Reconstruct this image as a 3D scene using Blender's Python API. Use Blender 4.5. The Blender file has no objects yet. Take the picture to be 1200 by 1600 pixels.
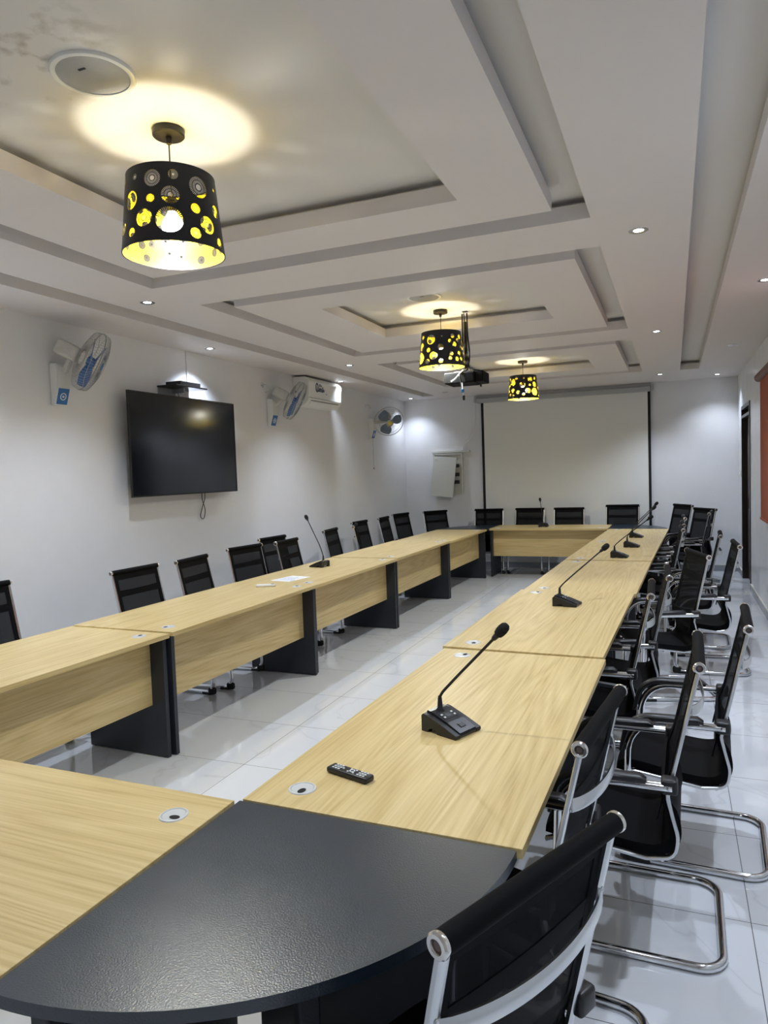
import bpy, bmesh, math, random
from mathutils import Vector, Matrix
from mathutils.geometry import delaunay_2d_cdt
random.seed(7)
PI = math.pi
scene = bpy.context.scene
col = scene.collection

# ------------------------------------------------------------ camera
CAM_H = 1.66
RX = Vector((0.9256709546, 0.3767604168, -0.0344219712))
DN = Vector((-0.0113896730, -0.0631909552, -0.9979364602))
FW = Vector((-0.3781581139, 0.9241528507, -0.0542028539))
cd = bpy.data.cameras.new('camera'); cam = bpy.data.objects.new('camera', cd); col.objects.link(cam)
cd.sensor_fit = 'VERTICAL'; cd.sensor_height = 36.0; cd.lens = 1109.0/1600*36
cd.clip_start = 0.02; cd.clip_end = 60
m = Matrix(((RX.x, -DN.x, -FW.x, 0), (RX.y, -DN.y, -FW.y, 0), (RX.z, -DN.z, -FW.z, CAM_H), (0, 0, 0, 1)))
cam.matrix_world = m
scene.camera = cam

# ------------------------------------------------------------ exposure, world, light strengths
vs = scene.view_settings
vs.view_transform = 'Standard'; vs.look = 'None'; vs.gamma = 1; vs.use_curve_mapping = False
vs.exposure = 0.54
w = bpy.data.worlds.new('room_air'); scene.world = w; w.use_nodes = True
w.node_tree.nodes['Background'].inputs[0].default_value = (0.5, 0.53, 0.6, 1)
w.node_tree.nodes['Background'].inputs[1].default_value = 0.3
P_SPOT = 70.0      # each recessed downlight
P_PEND = 8.0      # each pendant bulb, all round
P_DOWN = 60.0     # extra light the bulb throws downwards

# ------------------------------------------------------------ materials
def nmat(name):
    mt = bpy.data.materials.new(name); mt.use_nodes = True
    nt = mt.node_tree; return mt, nt, nt.nodes['Principled BSDF']
def mat(name, c, rough=.5, metal=0., spec=.5, bump=0., bscale=50., emit=None, estr=0., coat=0., vary=0.):
    mt, nt, b = nmat(name)
    b.inputs['Base Color'].default_value = (*c, 1); b.inputs['Roughness'].default_value = rough
    b.inputs['Metallic'].default_value = metal; b.inputs['Specular IOR Level'].default_value = spec
    b.inputs['Coat Weight'].default_value = coat
    if emit: b.inputs['Emission Color'].default_value = (*emit, 1); b.inputs['Emission Strength'].default_value = estr
    tc = nt.nodes.new('ShaderNodeTexCoord')
    if bump:
        n = nt.nodes.new('ShaderNodeTexNoise'); n.inputs['Scale'].default_value = bscale; n.inputs['Detail'].default_value = 4
        bp = nt.nodes.new('ShaderNodeBump'); bp.inputs['Strength'].default_value = bump; bp.inputs['Distance'].default_value = .01
        nt.links.new(tc.outputs['Object'], n.inputs['Vector']); nt.links.new(n.outputs['Fac'], bp.inputs['Height'])
        nt.links.new(bp.outputs['Normal'], b.inputs['Normal'])
    n2 = nt.nodes.new('ShaderNodeTexNoise'); n2.inputs['Scale'].default_value = 6; n2.inputs['Detail'].default_value = 3
    nt.links.new(tc.outputs['Object'], n2.inputs['Vector'])
    mr = nt.nodes.new('ShaderNodeMapRange'); mr.inputs['To Min'].default_value = max(0.02, rough*.85); mr.inputs['To Max'].default_value = min(1, rough*1.15)
    nt.links.new(n2.outputs['Fac'], mr.inputs['Value']); nt.links.new(mr.outputs['Result'], b.inputs['Roughness'])
    if vary:
        mx = nt.nodes.new('ShaderNodeMix'); mx.data_type = 'RGBA'
        mx.inputs[6].default_value = (*[x*(1-vary) for x in c], 1); mx.inputs[7].default_value = (*[min(1, x*(1+vary)) for x in c], 1)
        nt.links.new(n2.outputs['Fac'], mx.inputs[0]); nt.links.new(mx.outputs[2], b.inputs['Base Color'])
    return mt
M = {}
M['wall'] = mat('white_wall_paint', (.78, .785, .80), .42, bump=.12, bscale=9, vary=.03)
M['wall_gloss'] = mat('glossy_wall_paint', (.77, .78, .79), .22, bump=.25, bscale=5, vary=.03)
M['ceiling_low'] = mat('ceiling_paint', (.74, .70, .685), .55, bump=.10, bscale=6, vary=.02)
M['chrome'] = mat('chrome', (.72, .73, .75), .10, 1.0)
M['chrome_soft'] = mat('polished_rail', (.70, .72, .74), .24, 1.0)
M['cap'] = mat('chrome_cap', (.85, .83, .80), .15, 1.0)
M['cap_in'] = mat('cap_recess', (.18, .14, .13), .35, .6)
M['plastic'] = mat('black_plastic', (.012, .012, .013), .38, bump=.05, bscale=300)
M['rubber'] = mat('black_rubber', (.010, .010, .011), .6)
M['foam'] = mat('microphone_foam', (.006, .006, .007), .95, bump=.8, bscale=400)
M['laminate_black'] = mat('black_laminate', (.009, .018, .031), .31, bump=.12, bscale=260, spec=1.0)
M['laminate_side'] = mat('black_leg_laminate', (.016, .020, .028), .40, bump=.1, bscale=200)
M['alu'] = mat('anodised_silver', (.62, .65, .66), .35, .8)
M['projector_black'] = mat('matte_black_casing', (.007, .007, .008), .75, spec=.12)
M['silver_plastic'] = mat('silver_plastic', (.72, .74, .75), .3, .3)
M['white_plastic'] = mat('white_plastic', (.80, .80, .78), .32)
M['cream_plastic'] = mat('cream_plastic', (.62, .63, .58), .4)
M['wrap'] = mat('wrapped_motor_plastic', (.62, .60, .55), .28, bump=.7, bscale=25)
M['hole'] = mat('dark_hole', (.005, .005, .005), .8)
M['tv'] = mat('television_glass', (.003, .004, .007), .12, spec=.6)
M['tv_frame'] = mat('television_frame', (.01, .01, .012), .3)
M['screen'] = mat('projection_fabric', (.80, .81, .78), .8, bump=.05, bscale=300)
M['screen_edge'] = mat('screen_black_edge', (.006, .006, .006), .8)
M['housing'] = mat('screen_housing', (.42, .44, .45), .4)
M['skirt'] = mat('grey_skirting', (.30, .32, .34), .25)
M['skirt_top'] = mat('skirting_grout', (.75, .73, .66), .5)
M['blind'] = mat('orange_blind_fabric', (.36, .085, .035), .75, bump=.3, bscale=200)
M['blind_roll'] = mat('brown_blind_roll', (.16, .075, .05), .6)
M['door'] = mat('dark_brown_door', (.018, .008, .006), .35)
M['paper'] = mat('white_paper', (.85, .86, .88), .6)
M['ink'] = mat('printed_ink', (.22, .26, .40), .7)
M['blue'] = mat('blue_panel', (.035, .16, .42), .35)
M['fan_blue'] = mat('blue_fan_blade', (.07, .17, .42), .25)
M['fan_grey'] = mat('slate_blue_fan_blade', (.10, .17, .26), .25)
M['wire'] = mat('cage_wire', (.40, .40, .38), .3, .6)
M['gold_hub'] = mat('gold_fan_badge', (.55, .42, .06), .3, .5)
M['blue_print'] = mat('blue_emblem_print', (.02, .05, .14), .5)
M['shade'] = mat('black_lamp_shade', (.010, .012, .018), .38)
M['gold'] = mat('gold_shade_lining', (.90, .66, .02), .45, .15)
M['canopy'] = mat('brown_canopy', (.006, .0035, .003), .4)
M['grille'] = mat('speaker_grille', (.40, .41, .43), .6, bump=.4, bscale=500)
M['cable_white'] = mat('white_cable', (.75, .75, .76), .5)
M['cable_black'] = mat('black_cable', (.01, .01, .01), .5)
M['glass_grey'] = mat('dim_glass', (.25, .27, .30), .12)
M['bulb'] = mat('glowing_bulb', (1, 1, 1), .5, emit=(1, .96, .86), estr=40)
_nt = M['bulb'].node_tree; _tr = _nt.nodes.new('ShaderNodeBsdfTransparent'); _mx = _nt.nodes.new('ShaderNodeMixShader'); _mx.inputs[0].default_value = .35
_nt.links.new(_tr.outputs[0], _mx.inputs[1]); _nt.links.new(_nt.nodes['Principled BSDF'].outputs[0], _mx.inputs[2]); _nt.links.new(_mx.outputs[0], _nt.nodes['Material Output'].inputs[0])
M['lens'] = mat('glowing_downlight_lens', (1, 1, 1), .5, emit=(.93, .97, 1), estr=14)
M['lens_off'] = mat('unlit_downlight_lens', (.35, .35, .36), .3)
M['lip'] = mat('silver_ring', (.60, .60, .60), .25, .9)
M['button'] = mat('white_button', (.75, .78, .78), .4)
M['lcd'] = mat('grey_display', (.10, .11, .12), .15)
M['base_face'] = mat('glossy_black_panel', (.014, .015, .020), .28)

def ramp(nt, stops):
    r = nt.nodes.new('ShaderNodeValToRGB'); e = r.color_ramp.elements
    e[0].position, e[0].color = stops[0][0], (*stops[0][1], 1); e[1].position, e[1].color = stops[-1][0], (*stops[-1][1], 1)
    for p, c in stops[1:-1]:
        x = e.new(p); x.color = (*c, 1)
    return r
def wood():
    mt, nt, b = nmat('light_oak_laminate')
    tc = nt.nodes.new('ShaderNodeTexCoord'); oi = nt.nodes.new('ShaderNodeObjectInfo')
    ad = nt.nodes.new('ShaderNodeVectorMath'); ad.operation = 'ADD'
    sc = nt.nodes.new('ShaderNodeVectorMath'); sc.operation = 'SCALE'; sc.inputs['Scale'].default_value = 17.0
    cmb = nt.nodes.new('ShaderNodeCombineXYZ')
    for i in range(3): nt.links.new(oi.outputs['Random'], cmb.inputs[i])
    nt.links.new(cmb.outputs[0], sc.inputs[0]); nt.links.new(tc.outputs['Object'], ad.inputs[0]); nt.links.new(sc.outputs[0], ad.inputs[1])
    def stretched(v, scale, det, dist=0.):
        mp = nt.nodes.new('ShaderNodeMapping'); mp.inputs['Scale'].default_value = v
        n = nt.nodes.new('ShaderNodeTexNoise'); n.inputs['Scale'].default_value = scale; n.inputs['Detail'].default_value = det
        n.inputs['Distortion'].default_value = dist
        nt.links.new(ad.outputs[0], mp.inputs[0]); nt.links.new(mp.outputs[0], n.inputs['Vector']); return n
    n1 = stretched((.16, 2.6, 2.6), 1.8, 1, .35)
    # cathedral rings : fine bands of a broad noise
    mul = nt.nodes.new('ShaderNodeMath'); mul.operation = 'MULTIPLY'; mul.inputs[1].default_value = 34
    fr = nt.nodes.new('ShaderNodeMath'); fr.operation = 'PINGPONG'; fr.inputs[1].default_value = 1.0
    nt.links.new(n1.outputs['Fac'], mul.inputs[0]); nt.links.new(mul.outputs[0], fr.inputs[0])
    n2 = stretched((1.6, 70, 70), 1.6, 5)
    n3 = stretched((.6, 9, 9), 1.5, 3)
    a1 = nt.nodes.new('ShaderNodeMath'); a1.operation = 'MULTIPLY_ADD'; a1.inputs[1].default_value = .16
    a2 = nt.nodes.new('ShaderNodeMath'); a2.operation = 'MULTIPLY_ADD'; a2.inputs[1].default_value = .55
    a3 = nt.nodes.new('ShaderNodeMath'); a3.operation = 'MULTIPLY'; a3.inputs[1].default_value = .22
    nt.links.new(n3.outputs['Fac'], a3.inputs[0]); nt.links.new(n2.outputs['Fac'], a2.inputs[0]); nt.links.new(a3.outputs[0], a2.inputs[2])
    nt.links.new(fr.outputs[0], a1.inputs[0]); nt.links.new(a2.outputs[0], a1.inputs[2])
    r = ramp(nt, [(.21, (.43, .30, .115)), (.42, (.60, .45, .20)), (.68, (.72, .575, .30))])
    nt.links.new(a1.outputs[0], r.inputs[0]); nt.links.new(r.outputs[0], b.inputs['Base Color'])
    b.inputs['Roughness'].default_value = .40; b.inputs['Specular IOR Level'].default_value = .5
    bp = nt.nodes.new('ShaderNodeBump'); bp.inputs['Strength'].default_value = .12; bp.inputs['Distance'].default_value = .002
    nt.links.new(n2.outputs['Fac'], bp.inputs['Height']); nt.links.new(bp.outputs['Normal'], b.inputs['Normal'])
    return mt
M['wood'] = wood()
def tiles():
    mt, nt, b = nmat('polished_marble_tiles')
    tc = nt.nodes.new('ShaderNodeTexCoord'); sp = nt.nodes.new('ShaderNodeSeparateXYZ'); nt.links.new(tc.outputs['Object'], sp.inputs[0])
    def fl(out, size, off):
        s = nt.nodes.new('ShaderNodeMath'); s.operation = 'SUBTRACT'; s.inputs[1].default_value = off; nt.links.new(out, s.inputs[0])
        d = nt.nodes.new('ShaderNodeMath'); d.operation = 'DIVIDE'; d.inputs[1].default_value = size; nt.links.new(s.outputs[0], d.inputs[0])
        f = nt.nodes.new('ShaderNodeMath'); f.operation = 'FRACT'; nt.links.new(d.outputs[0], f.inputs[0])
        k = nt.nodes.new('ShaderNodeMath'); k.operation = 'FLOOR'; nt.links.new(d.outputs[0], k.inputs[0])
        e = nt.nodes.new('ShaderNodeMath'); e.operation = 'PINGPONG'; e.inputs[1].default_value = .5; nt.links.new(f.outputs[0], e.inputs[0])
        m_ = nt.nodes.new('ShaderNodeMath'); m_.operation = 'MULTIPLY'; m_.inputs[1].default_value = size; nt.links.new(e.outputs[0], m_.inputs[0])
        return m_.outputs[0], k.outputs[0]
    ex, kx = fl(sp.outputs[0], 1.285, .24); ey, ky = fl(sp.outputs[1], .65, 3.415)
    mn = nt.nodes.new('ShaderNodeMath'); mn.operation = 'MINIMUM'; nt.links.new(ex, mn.inputs[0]); nt.links.new(ey, mn.inputs[1])
    g = nt.nodes.new('ShaderNodeMath'); g.operation = 'LESS_THAN'; g.inputs[1].default_value = .0016; nt.links.new(mn.outputs[0], g.inputs[0])
    cmb = nt.nodes.new('ShaderNodeCombineXYZ'); nt.links.new(kx, cmb.inputs[0]); nt.links.new(ky, cmb.inputs[1])
    wn = nt.nodes.new('ShaderNodeTexWhiteNoise'); nt.links.new(cmb.outputs[0], wn.inputs[0])
    sc = nt.nodes.new('ShaderNodeVectorMath'); sc.operation = 'SCALE'; sc.inputs['Scale'].default_value = 9
    nt.links.new(wn.outputs['Color'], sc.inputs[0])
    ad = nt.nodes.new('ShaderNodeVectorMath'); ad.operation = 'ADD'; nt.links.new(tc.outputs['Object'], ad.inputs[0]); nt.links.new(sc.outputs[0], ad.inputs[1])
    n = nt.nodes.new('ShaderNodeTexNoise'); n.inputs['Scale'].default_value = .8; n.inputs['Detail'].default_value = 4; n.inputs['Distortion'].default_value = 1.2
    nt.links.new(ad.outputs[0], n.inputs['Vector'])
    v = nt.nodes.new('ShaderNodeMath'); v.operation = 'SUBTRACT'; v.inputs[1].default_value = .5; nt.links.new(n.outputs['Fac'], v.inputs[0])
    va = nt.nodes.new('ShaderNodeMath'); va.operation = 'ABSOLUTE'; nt.links.new(v.outputs[0], va.inputs[0])
    rv = ramp(nt, [(0, (.62, .63, .65)), (.003, (.67, .69, .72)), (.015, (.71, .73, .76)), (.3, (.73, .745, .76))])
    nt.links.new(va.outputs[0], rv.inputs[0])
    mx = nt.nodes.new('ShaderNodeMix'); mx.data_type = 'RGBA'; mx.inputs[7].default_value = (.16, .16, .16, 1)
    nt.links.new(g.outputs[0], mx.inputs[0]); nt.links.new(rv.outputs[0], mx.inputs[6]); nt.links.new(mx.outputs[2], b.inputs['Base Color'])
    b.inputs['Roughness'].default_value = .06; b.inputs['Specular IOR Level'].default_value = 1.0
    return mt
M['floor'] = tiles()
def stained():
    mt, nt, b = nmat('upper_ceiling_paint')
    tc = nt.nodes.new('ShaderNodeTexCoord'); mp = nt.nodes.new('ShaderNodeMapping'); mp.vector_type = 'POINT'
    mp.inputs['Location'].default_value = (1.90, -1.74, -3.035)
    nt.links.new(tc.outputs['Object'], mp.inputs[0])
    ln = nt.nodes.new('ShaderNodeVectorMath'); ln.operation = 'LENGTH'; nt.links.new(mp.outputs[0], ln.inputs[0])
    mask = nt.nodes.new('ShaderNodeMapRange'); mask.inputs['From Min'].default_value = .12; mask.inputs['From Max'].default_value = .42
    mask.inputs['To Min'].default_value = 1; mask.inputs['To Max'].default_value = 0; nt.links.new(ln.outputs['Value'], mask.inputs['Value'])
    n = nt.nodes.new('ShaderNodeTexNoise'); n.inputs['Scale'].default_value = 11; n.inputs['Detail'].default_value = 8; nt.links.new(tc.outputs['Object'], n.inputs['Vector'])
    r = nt.nodes.new('ShaderNodeMapRange'); r.inputs['From Min'].default_value = .52; r.inputs['From Max'].default_value = .68; nt.links.new(n.outputs['Fac'], r.inputs['Value'])
    k = nt.nodes.new('ShaderNodeMath'); k.operation = 'MULTIPLY'; nt.links.new(mask.outputs[0], k.inputs[0]); nt.links.new(r.outputs[0], k.inputs[1])
    mx = nt.nodes.new('ShaderNodeMix'); mx.data_type = 'RGBA'; mx.inputs[6].default_value = (.74, .72, .695, 1); mx.inputs[7].default_value = (.42, .39, .33, 1)
    nt.links.new(k.outputs[0], mx.inputs[0]); nt.links.new(mx.outputs[2], b.inputs['Base Color']); b.inputs['Roughness'].default_value = .6
    return mt
M['ceiling_up'] = stained()
def mesh_fabric(name, alpha, c):
    mt, nt, b = nmat(name)
    b.inputs['Base Color'].default_value = (*c, 1); b.inputs['Roughness'].default_value = .65; b.inputs['Specular IOR Level'].default_value = .09
    tc = nt.nodes.new('ShaderNodeTexCoord')
    ck = nt.nodes.new('ShaderNodeTexChecker'); ck.inputs['Scale'].default_value = 260
    nt.links.new(tc.outputs['Object'], ck.inputs['Vector'])
    bp = nt.nodes.new('ShaderNodeBump'); bp.inputs['Strength'].default_value = .35; bp.inputs['Distance'].default_value = .001
    nt.links.new(ck.outputs['Fac'], bp.inputs['Height']); nt.links.new(bp.outputs['Normal'], b.inputs['Normal'])
    if alpha < 1:
        tr = nt.nodes.new('ShaderNodeBsdfTransparent'); mx = nt.nodes.new('ShaderNodeMixShader'); mx.inputs[0].default_value = alpha
        out = nt.nodes['Material Output']
        nt.links.new(tr.outputs[0], mx.inputs[1]); nt.links.new(b.outputs[0], mx.inputs[2]); nt.links.new(mx.outputs[0], out.inputs[0])
    return mt
M['mesh'] = mesh_fabric('black_mesh_fabric', .76, (.006, .006, .007))
M['fabric'] = mesh_fabric('black_seat_fabric', 1, (.0035, .0035, .004))
M['edge_shade_band'] = mesh_fabric('black_hem_and_shade_band', 1, (.004, .004, .005))

# ------------------------------------------------------------ helpers
def obj(name, bm, m_, parent=None, smooth=False, loc=None):
    me = bpy.data.meshes.new(name); bmesh.ops.recalc_face_normals(bm, faces=bm.faces[:]); bm.to_mesh(me); bm.free()
    if isinstance(m_, (list, tuple)):
        for x in m_: me.materials.append(x)
    else: me.materials.append(m_)
    if smooth:
        me.polygons.foreach_set('use_smooth', [True]*len(me.polygons))
        me.set_sharp_from_angle(angle=math.radians(38))
    o = bpy.data.objects.new(name, me); col.objects.link(o)
    if parent: o.parent = parent
    if loc: o.location = loc
    return o
def tag(o, label, cat, group=None, kind=None):
    o['label'] = label; o['category'] = cat
    if group: o['group'] = group
    if kind: o['kind'] = kind
    return o
def thing(name, label, cat, loc=(0, 0, 0), rz=0., group=None, scale=1.):
    o = bpy.data.objects.new(name, None); col.objects.link(o); o.empty_display_size = .1
    o.location = loc; o.rotation_euler = (0, 0, rz); o.scale = (scale,)*3
    return tag(o, label, cat, group)
def struct(name, bm, m_, **k):
    o = obj(name, bm, m_, **k); o['kind'] = 'structure'; return o
def copy_tree(o, parent=None):
    c = o.copy(); col.objects.link(c); c.parent = parent
    for ch in list(o.children): copy_tree(ch, c)
    return c
def box(bm, x0, x1, y0, y1, z0, z1, bev=0., seg=2, mtx=None):
    t = bmesh.new()
    bmesh.ops.create_cube(t, size=1)
    for v in t.verts: v.co = Vector((x0+(v.co.x+.5)*(x1-x0), y0+(v.co.y+.5)*(y1-y0), z0+(v.co.z+.5)*(z1-z0)))
    if bev: bmesh.ops.bevel(t, geom=t.edges[:], offset=bev, segments=seg, affect='EDGES', profile=.5)
    if mtx: bmesh.ops.transform(t, matrix=mtx, verts=t.verts[:])
    merge(bm, t)
    return bm
def merge(bm, t):
    me = bpy.data.meshes.new('tmp'); t.to_mesh(me); t.free(); bm.from_mesh(me); bpy.data.meshes.remove(me)
def B(*a, **k): return box(bmesh.new(), *a, **k)
def lathe(bm, prof, n=32, mtx=None, cap=True):
    t = bmesh.new(); rings = []
    for (r, z) in prof: rings.append([t.verts.new((r*math.cos(2*PI*i/n), r*math.sin(2*PI*i/n), z)) for i in range(n)])
    for a, b in zip(rings, rings[1:]):
        for i in range(n): t.faces.new((a[i], a[(i+1) % n], b[(i+1) % n], b[i]))
    if cap:
        if prof[0][0] > 1e-6: t.faces.new(rings[0][::-1])
        if prof[-1][0] > 1e-6: t.faces.new(rings[-1])
    bmesh.ops.remove_doubles(t, verts=t.verts[:], dist=1e-6)
    if mtx: bmesh.ops.transform(t, matrix=mtx, verts=t.verts[:])
    merge(bm, t); return bm
def sweep(bm, path, a, b=None, n=10, ref=(1, 0, 0), closed=False, caps=True, square=0.):
    """elliptic (a along ref-ish side axis, b across) tube along path, a/b may be lists"""
    path = [Vector(p) for p in path]; b = a if b is None else b; N = len(path); rings = []
    ref = Vector(ref)
    for i, p in enumerate(path):
        if closed: t = path[(i+1) % N]-path[i-1]
        else: t = path[min(i+1, N-1)]-path[max(i-1, 0)]
        t.normalize()
        s = ref-t*ref.dot(t)
        if s.length < .05: s = t.orthogonal()
        s.normalize(); u = t.cross(s)
        ai = a[i] if isinstance(a, (list, tuple)) else a; bi = b[i] if isinstance(b, (list, tuple)) else b
        ring = []
        for k in range(n):
            an = 2*PI*(k+.5)/n; c, d = math.cos(an), math.sin(an)
            if square: c = math.copysign(abs(c)**square, c); d = math.copysign(abs(d)**square, d)
            ring.append(bm.verts.new(p+s*ai*c+u*bi*d))
        rings.append(ring)
    pr_ = list(zip(rings, rings[1:]))+([(rings[-1], rings[0])] if closed else [])
    for r0, r1 in pr_:
        for k in range(n): bm.faces.new((r0[k], r0[(k+1) % n], r1[(k+1) % n], r1[k]))
    if caps and not closed: bm.faces.new(rings[0][::-1]); bm.faces.new(rings[-1])
    return bm
def fillet(pts, r, seg=6, closed=False):
    """round the corners of a polyline; r a number or list per point"""
    pts = [Vector(p) for p in pts]; out = []; N = len(pts)
    for i, p in enumerate(pts):
        ri = r[i] if isinstance(r, (list, tuple)) else r
        if (not closed and i in (0, N-1)) or ri <= 0: out.append(p); continue
        a = pts[i-1]; c = pts[(i+1) % N]; d0 = (a-p); d1 = (c-p); l0, l1 = d0.length, d1.length; d0.normalize(); d1.normalize()
        ang = d0.angle(d1)
        if ang > PI-.02: out.append(p); continue
        t = min(ri/math.tan(ang/2), l0*.49, l1*.49)
        p0, p1 = p+d0*t, p+d1*t
        rr = t*math.tan(ang/2); bis = (d0+d1).normalized(); ce = p+bis*(rr/math.sin(ang/2))
        v0, v1 = p0-ce, p1-ce; tot = v0.angle(v1)
        for k in range(seg+1):
            q = k/seg; out.append(ce+(v0*math.sin((1-q)*tot)+v1*math.sin(q*tot))/math.sin(tot))
    return out
def spline(pts, n=8):
    pts = [Vector(p) for p in pts]; out = []
    P_ = [pts[0]*2-pts[1]]+pts+[pts[-1]*2-pts[-2]]
    for i in range(1, len(P_)-2):
        a, b, c, d = P_[i-1:i+3]
        for k in range(n):
            t = k/n; out.append(.5*((2*b)+(c-a)*t+(2*a-5*b+4*c-d)*t*t+(3*b-a-3*c+d)*t**3))
    return out+[pts[-1]]
def frame_from(n, up=(0, 0, 1)):
    """matrix whose local z is n, local y is as close to up as possible"""
    z = Vector(n).normalized(); y = Vector(up)-z*Vector(up).dot(z); y.normalize(); x = y.cross(z)
    return Matrix((( x.x, y.x, z.x, 0), (x.y, y.y, z.y, 0), (x.z, y.z, z.z, 0), (0, 0, 0, 1)))
def rot_to(d):
    return Vector((0, 0, 1)).rotation_difference(Vector(d)).to_matrix().to_4x4()

# ------------------------------------------------------------ room shell
XL, XR, YB, YF = -4.40, .90, 11.86, -1.30
ZC, ZT, ZU = 2.92, 3.00, 3.035
struct('floor', B(XL-.2, XR+1.6, YF-.2, YB+.2, -.12, 0), M['floor'])
struct('wall_left', B(XL-.15, XL, YF, YB, 0, 3.2), M['wall'])
struct('wall_back', B(XL-.15, XR+.15, YB, YB+.15, 0, 3.2), M['wall'])
struct('wall_front', B(XL-.15, XR+.15, YF-.15, YF, 0, 3.2), M['wall'])
DY0, DY1, DZ = 10.05, 11.22, 2.42     # doorway
WY0, WY1, WZ0, WZ1 = 5.6, 8.30, 1.12, 2.42   # window
bm = bmesh.new()
box(bm, XR, XR+.15, YF, WY0, 0, 3.2); box(bm, XR, XR+.15, WY1, DY0, 0, 3.2); box(bm, XR, XR+.15, DY1, YB, 0, 3.2)
box(bm, XR, XR+.15, WY0, WY1, 0, WZ0); box(bm, XR, XR+.15, WY0, WY1, WZ1, 3.2); box(bm, XR, XR+.15, DY0, DY1, DZ, 3.2)
struct('wall_right', bm, M['wall_gloss'])
ceil = struct('ceiling', B(XL-.15, XR+.15, YF-.15, YB+.15, ZU, ZU+.12), M['ceiling_up'])
# lower plasterboard layer: one slab with openings
def slab(bm, xs, ys, filled, z0, z1):
    V = {}
    def vt(i, j, z):
        if (i, j, z) not in V: V[(i, j, z)] = bm.verts.new((xs[i], ys[j], z))
        return V[(i, j, z)]
    nx, ny = len(xs)-1, len(ys)-1
    f = lambda i, j: 0 <= i < nx and 0 <= j < ny and filled((xs[i]+xs[i+1])/2, (ys[j]+ys[j+1])/2)
    for i in range(nx):
        for j in range(ny):
            if not f(i, j): continue
            bm.faces.new([vt(i, j, z0), vt(i, j+1, z0), vt(i+1, j+1, z0), vt(i+1, j, z0)])
            bm.faces.new([vt(i, j, z1), vt(i+1, j, z1), vt(i+1, j+1, z1), vt(i, j+1, z1)])
            for di, dj, a, b in ((-1, 0, (i, j), (i, j+1)), (1, 0, (i+1, j), (i+1, j+1)), (0, -1, (i, j), (i+1, j)), (0, 1, (i, j+1), (i+1, j+1))):
                if not f(i+di, j+dj): bm.faces.new([vt(*a, z0), vt(*b, z0), vt(*b, z1), vt(*a, z1)])
    return bm
OUT = [(-3.15, -.375, .35, 3.82), (-3.15, -.375, 4.33, 7.02), (-3.15, -.375, 7.64, 10.35)]
RNG = [(-2.98, -.54, .55, 3.63), (-2.98, -.54, 4.51, 6.83), (-2.98, -.54, 7.82, 10.12)]
INN = [(-2.46, -.92, .90, 3.28), (-2.46, -.92, 4.89, 6.20), (-2.46, -.92, 8.20, 9.60)]
CHAN = [(.10, .335, -.6, 10.5), (-3.87, -3.66, -.6, 11.35)]
def inside(r, x, y, g=0.): return r[0]-g < x < r[1]+g and r[2]-g < y < r[3]+g
def cuts(rects, g=0.):
    xs = {XL, XR}; ys = {YF, YB}
    for r in rects: xs |= {r[0]-g, r[1]+g}; ys |= {r[2]-g, r[3]+g}
    return sorted(xs), sorted(ys)
xs, ys = cuts(OUT+CHAN)
struct('ceiling', slab(bmesh.new(), xs, ys, lambda x, y: not any(inside(r, x, y) for r in OUT+CHAN), ZC, ZT), M['ceiling_low'])
g = .07
xs, ys = cuts(OUT+CHAN, g)
struct('ceiling', slab(bmesh.new(), xs, ys, lambda x, y: not any(inside(r, x, y, g) for r in OUT+CHAN), ZT, ZU), M['ceiling_low'])
for k in range(3):
    r, n = RNG[k], INN[k]
    struct('trim_%d' % (k+1), slab(bmesh.new(), [r[0], n[0], n[1], r[1]], [r[2], n[2], n[3], r[3]], lambda x, y: not inside(n, x, y), ZC, ZT), M['ceiling_low'])
    r = (r[0]+.05, r[1]-.05, r[2]+.05, r[3]-.05); n = (n[0]-g, n[1]+g, n[2]-g, n[3]+g)
    struct('trim_%d' % (k+4), slab(bmesh.new(), [r[0], n[0], n[1], r[1]], [r[2], n[2], n[3], r[3]], lambda x, y: not inside(n, x, y), ZT, ZU), M['ceiling_low'])
# skirting
def skirt(name, x0, x1, y0, y1):
    bm = B(x0, x1, y0, y1, 0, .092); o = struct(name, bm, M['skirt'])
    t = obj('top_line', B(x0-.001, x1+.001, y0-.001, y1+.001, .092, .102), M['skirt_top'], o); return o
skirt('baseboard_left', XL, XL+.012, YF, YB); skirt('baseboard_back', XL+.012, XR-.012, YB-.012, YB)
skirt('baseboard_right', XR-.012, XR, YF, DY0-.03); skirt('baseboard_right', XR-.012, XR, DY1+.03, YB)
# door
fr = bmesh.new()
box(fr, XR-.01, XR+.16, DY0, DY0+.06, 0, DZ, .004); box(fr, XR-.01, XR+.16, DY1-.06, DY1, 0, DZ, .004)
box(fr, XR-.01, XR+.16, DY0+.06, DY1-.06, DZ-.05, DZ, .004); box(fr, XR-.01, XR+.16, DY0+.06, DY1-.06, DZ-.17, DZ-.13, .004)
door = struct('door_1', fr, M['door'])
bm = B(XR+.06, XR+.10, DY0+.062, DY1-.062, .01, DZ-.172, .003)
for (a, b_) in ((.25, 1.0), (1.15, 2.0)):
    for (c, d) in ((DY0+.16, DY0+.55), (DY0+.62, DY1-.16)): box(bm, XR+.052, XR+.062, c, d, a, b_, .006)
obj('door_leaf', bm, M['door'], door)
obj('transom_pane', B(XR+.07, XR+.08, DY0+.06, DY1-.06, DZ-.13, DZ-.05), M['glass_grey'], door)
bm = bmesh.new(); sweep(bm, fillet([(XR+.05, DY0+.13, 1.03), (XR+.01, DY0+.13, 1.03), (XR+.01, DY0+.25, 1.03)], .012, 4), .008, n=8)
obj('door_handle', bm, M['chrome'], door, True)
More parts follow.
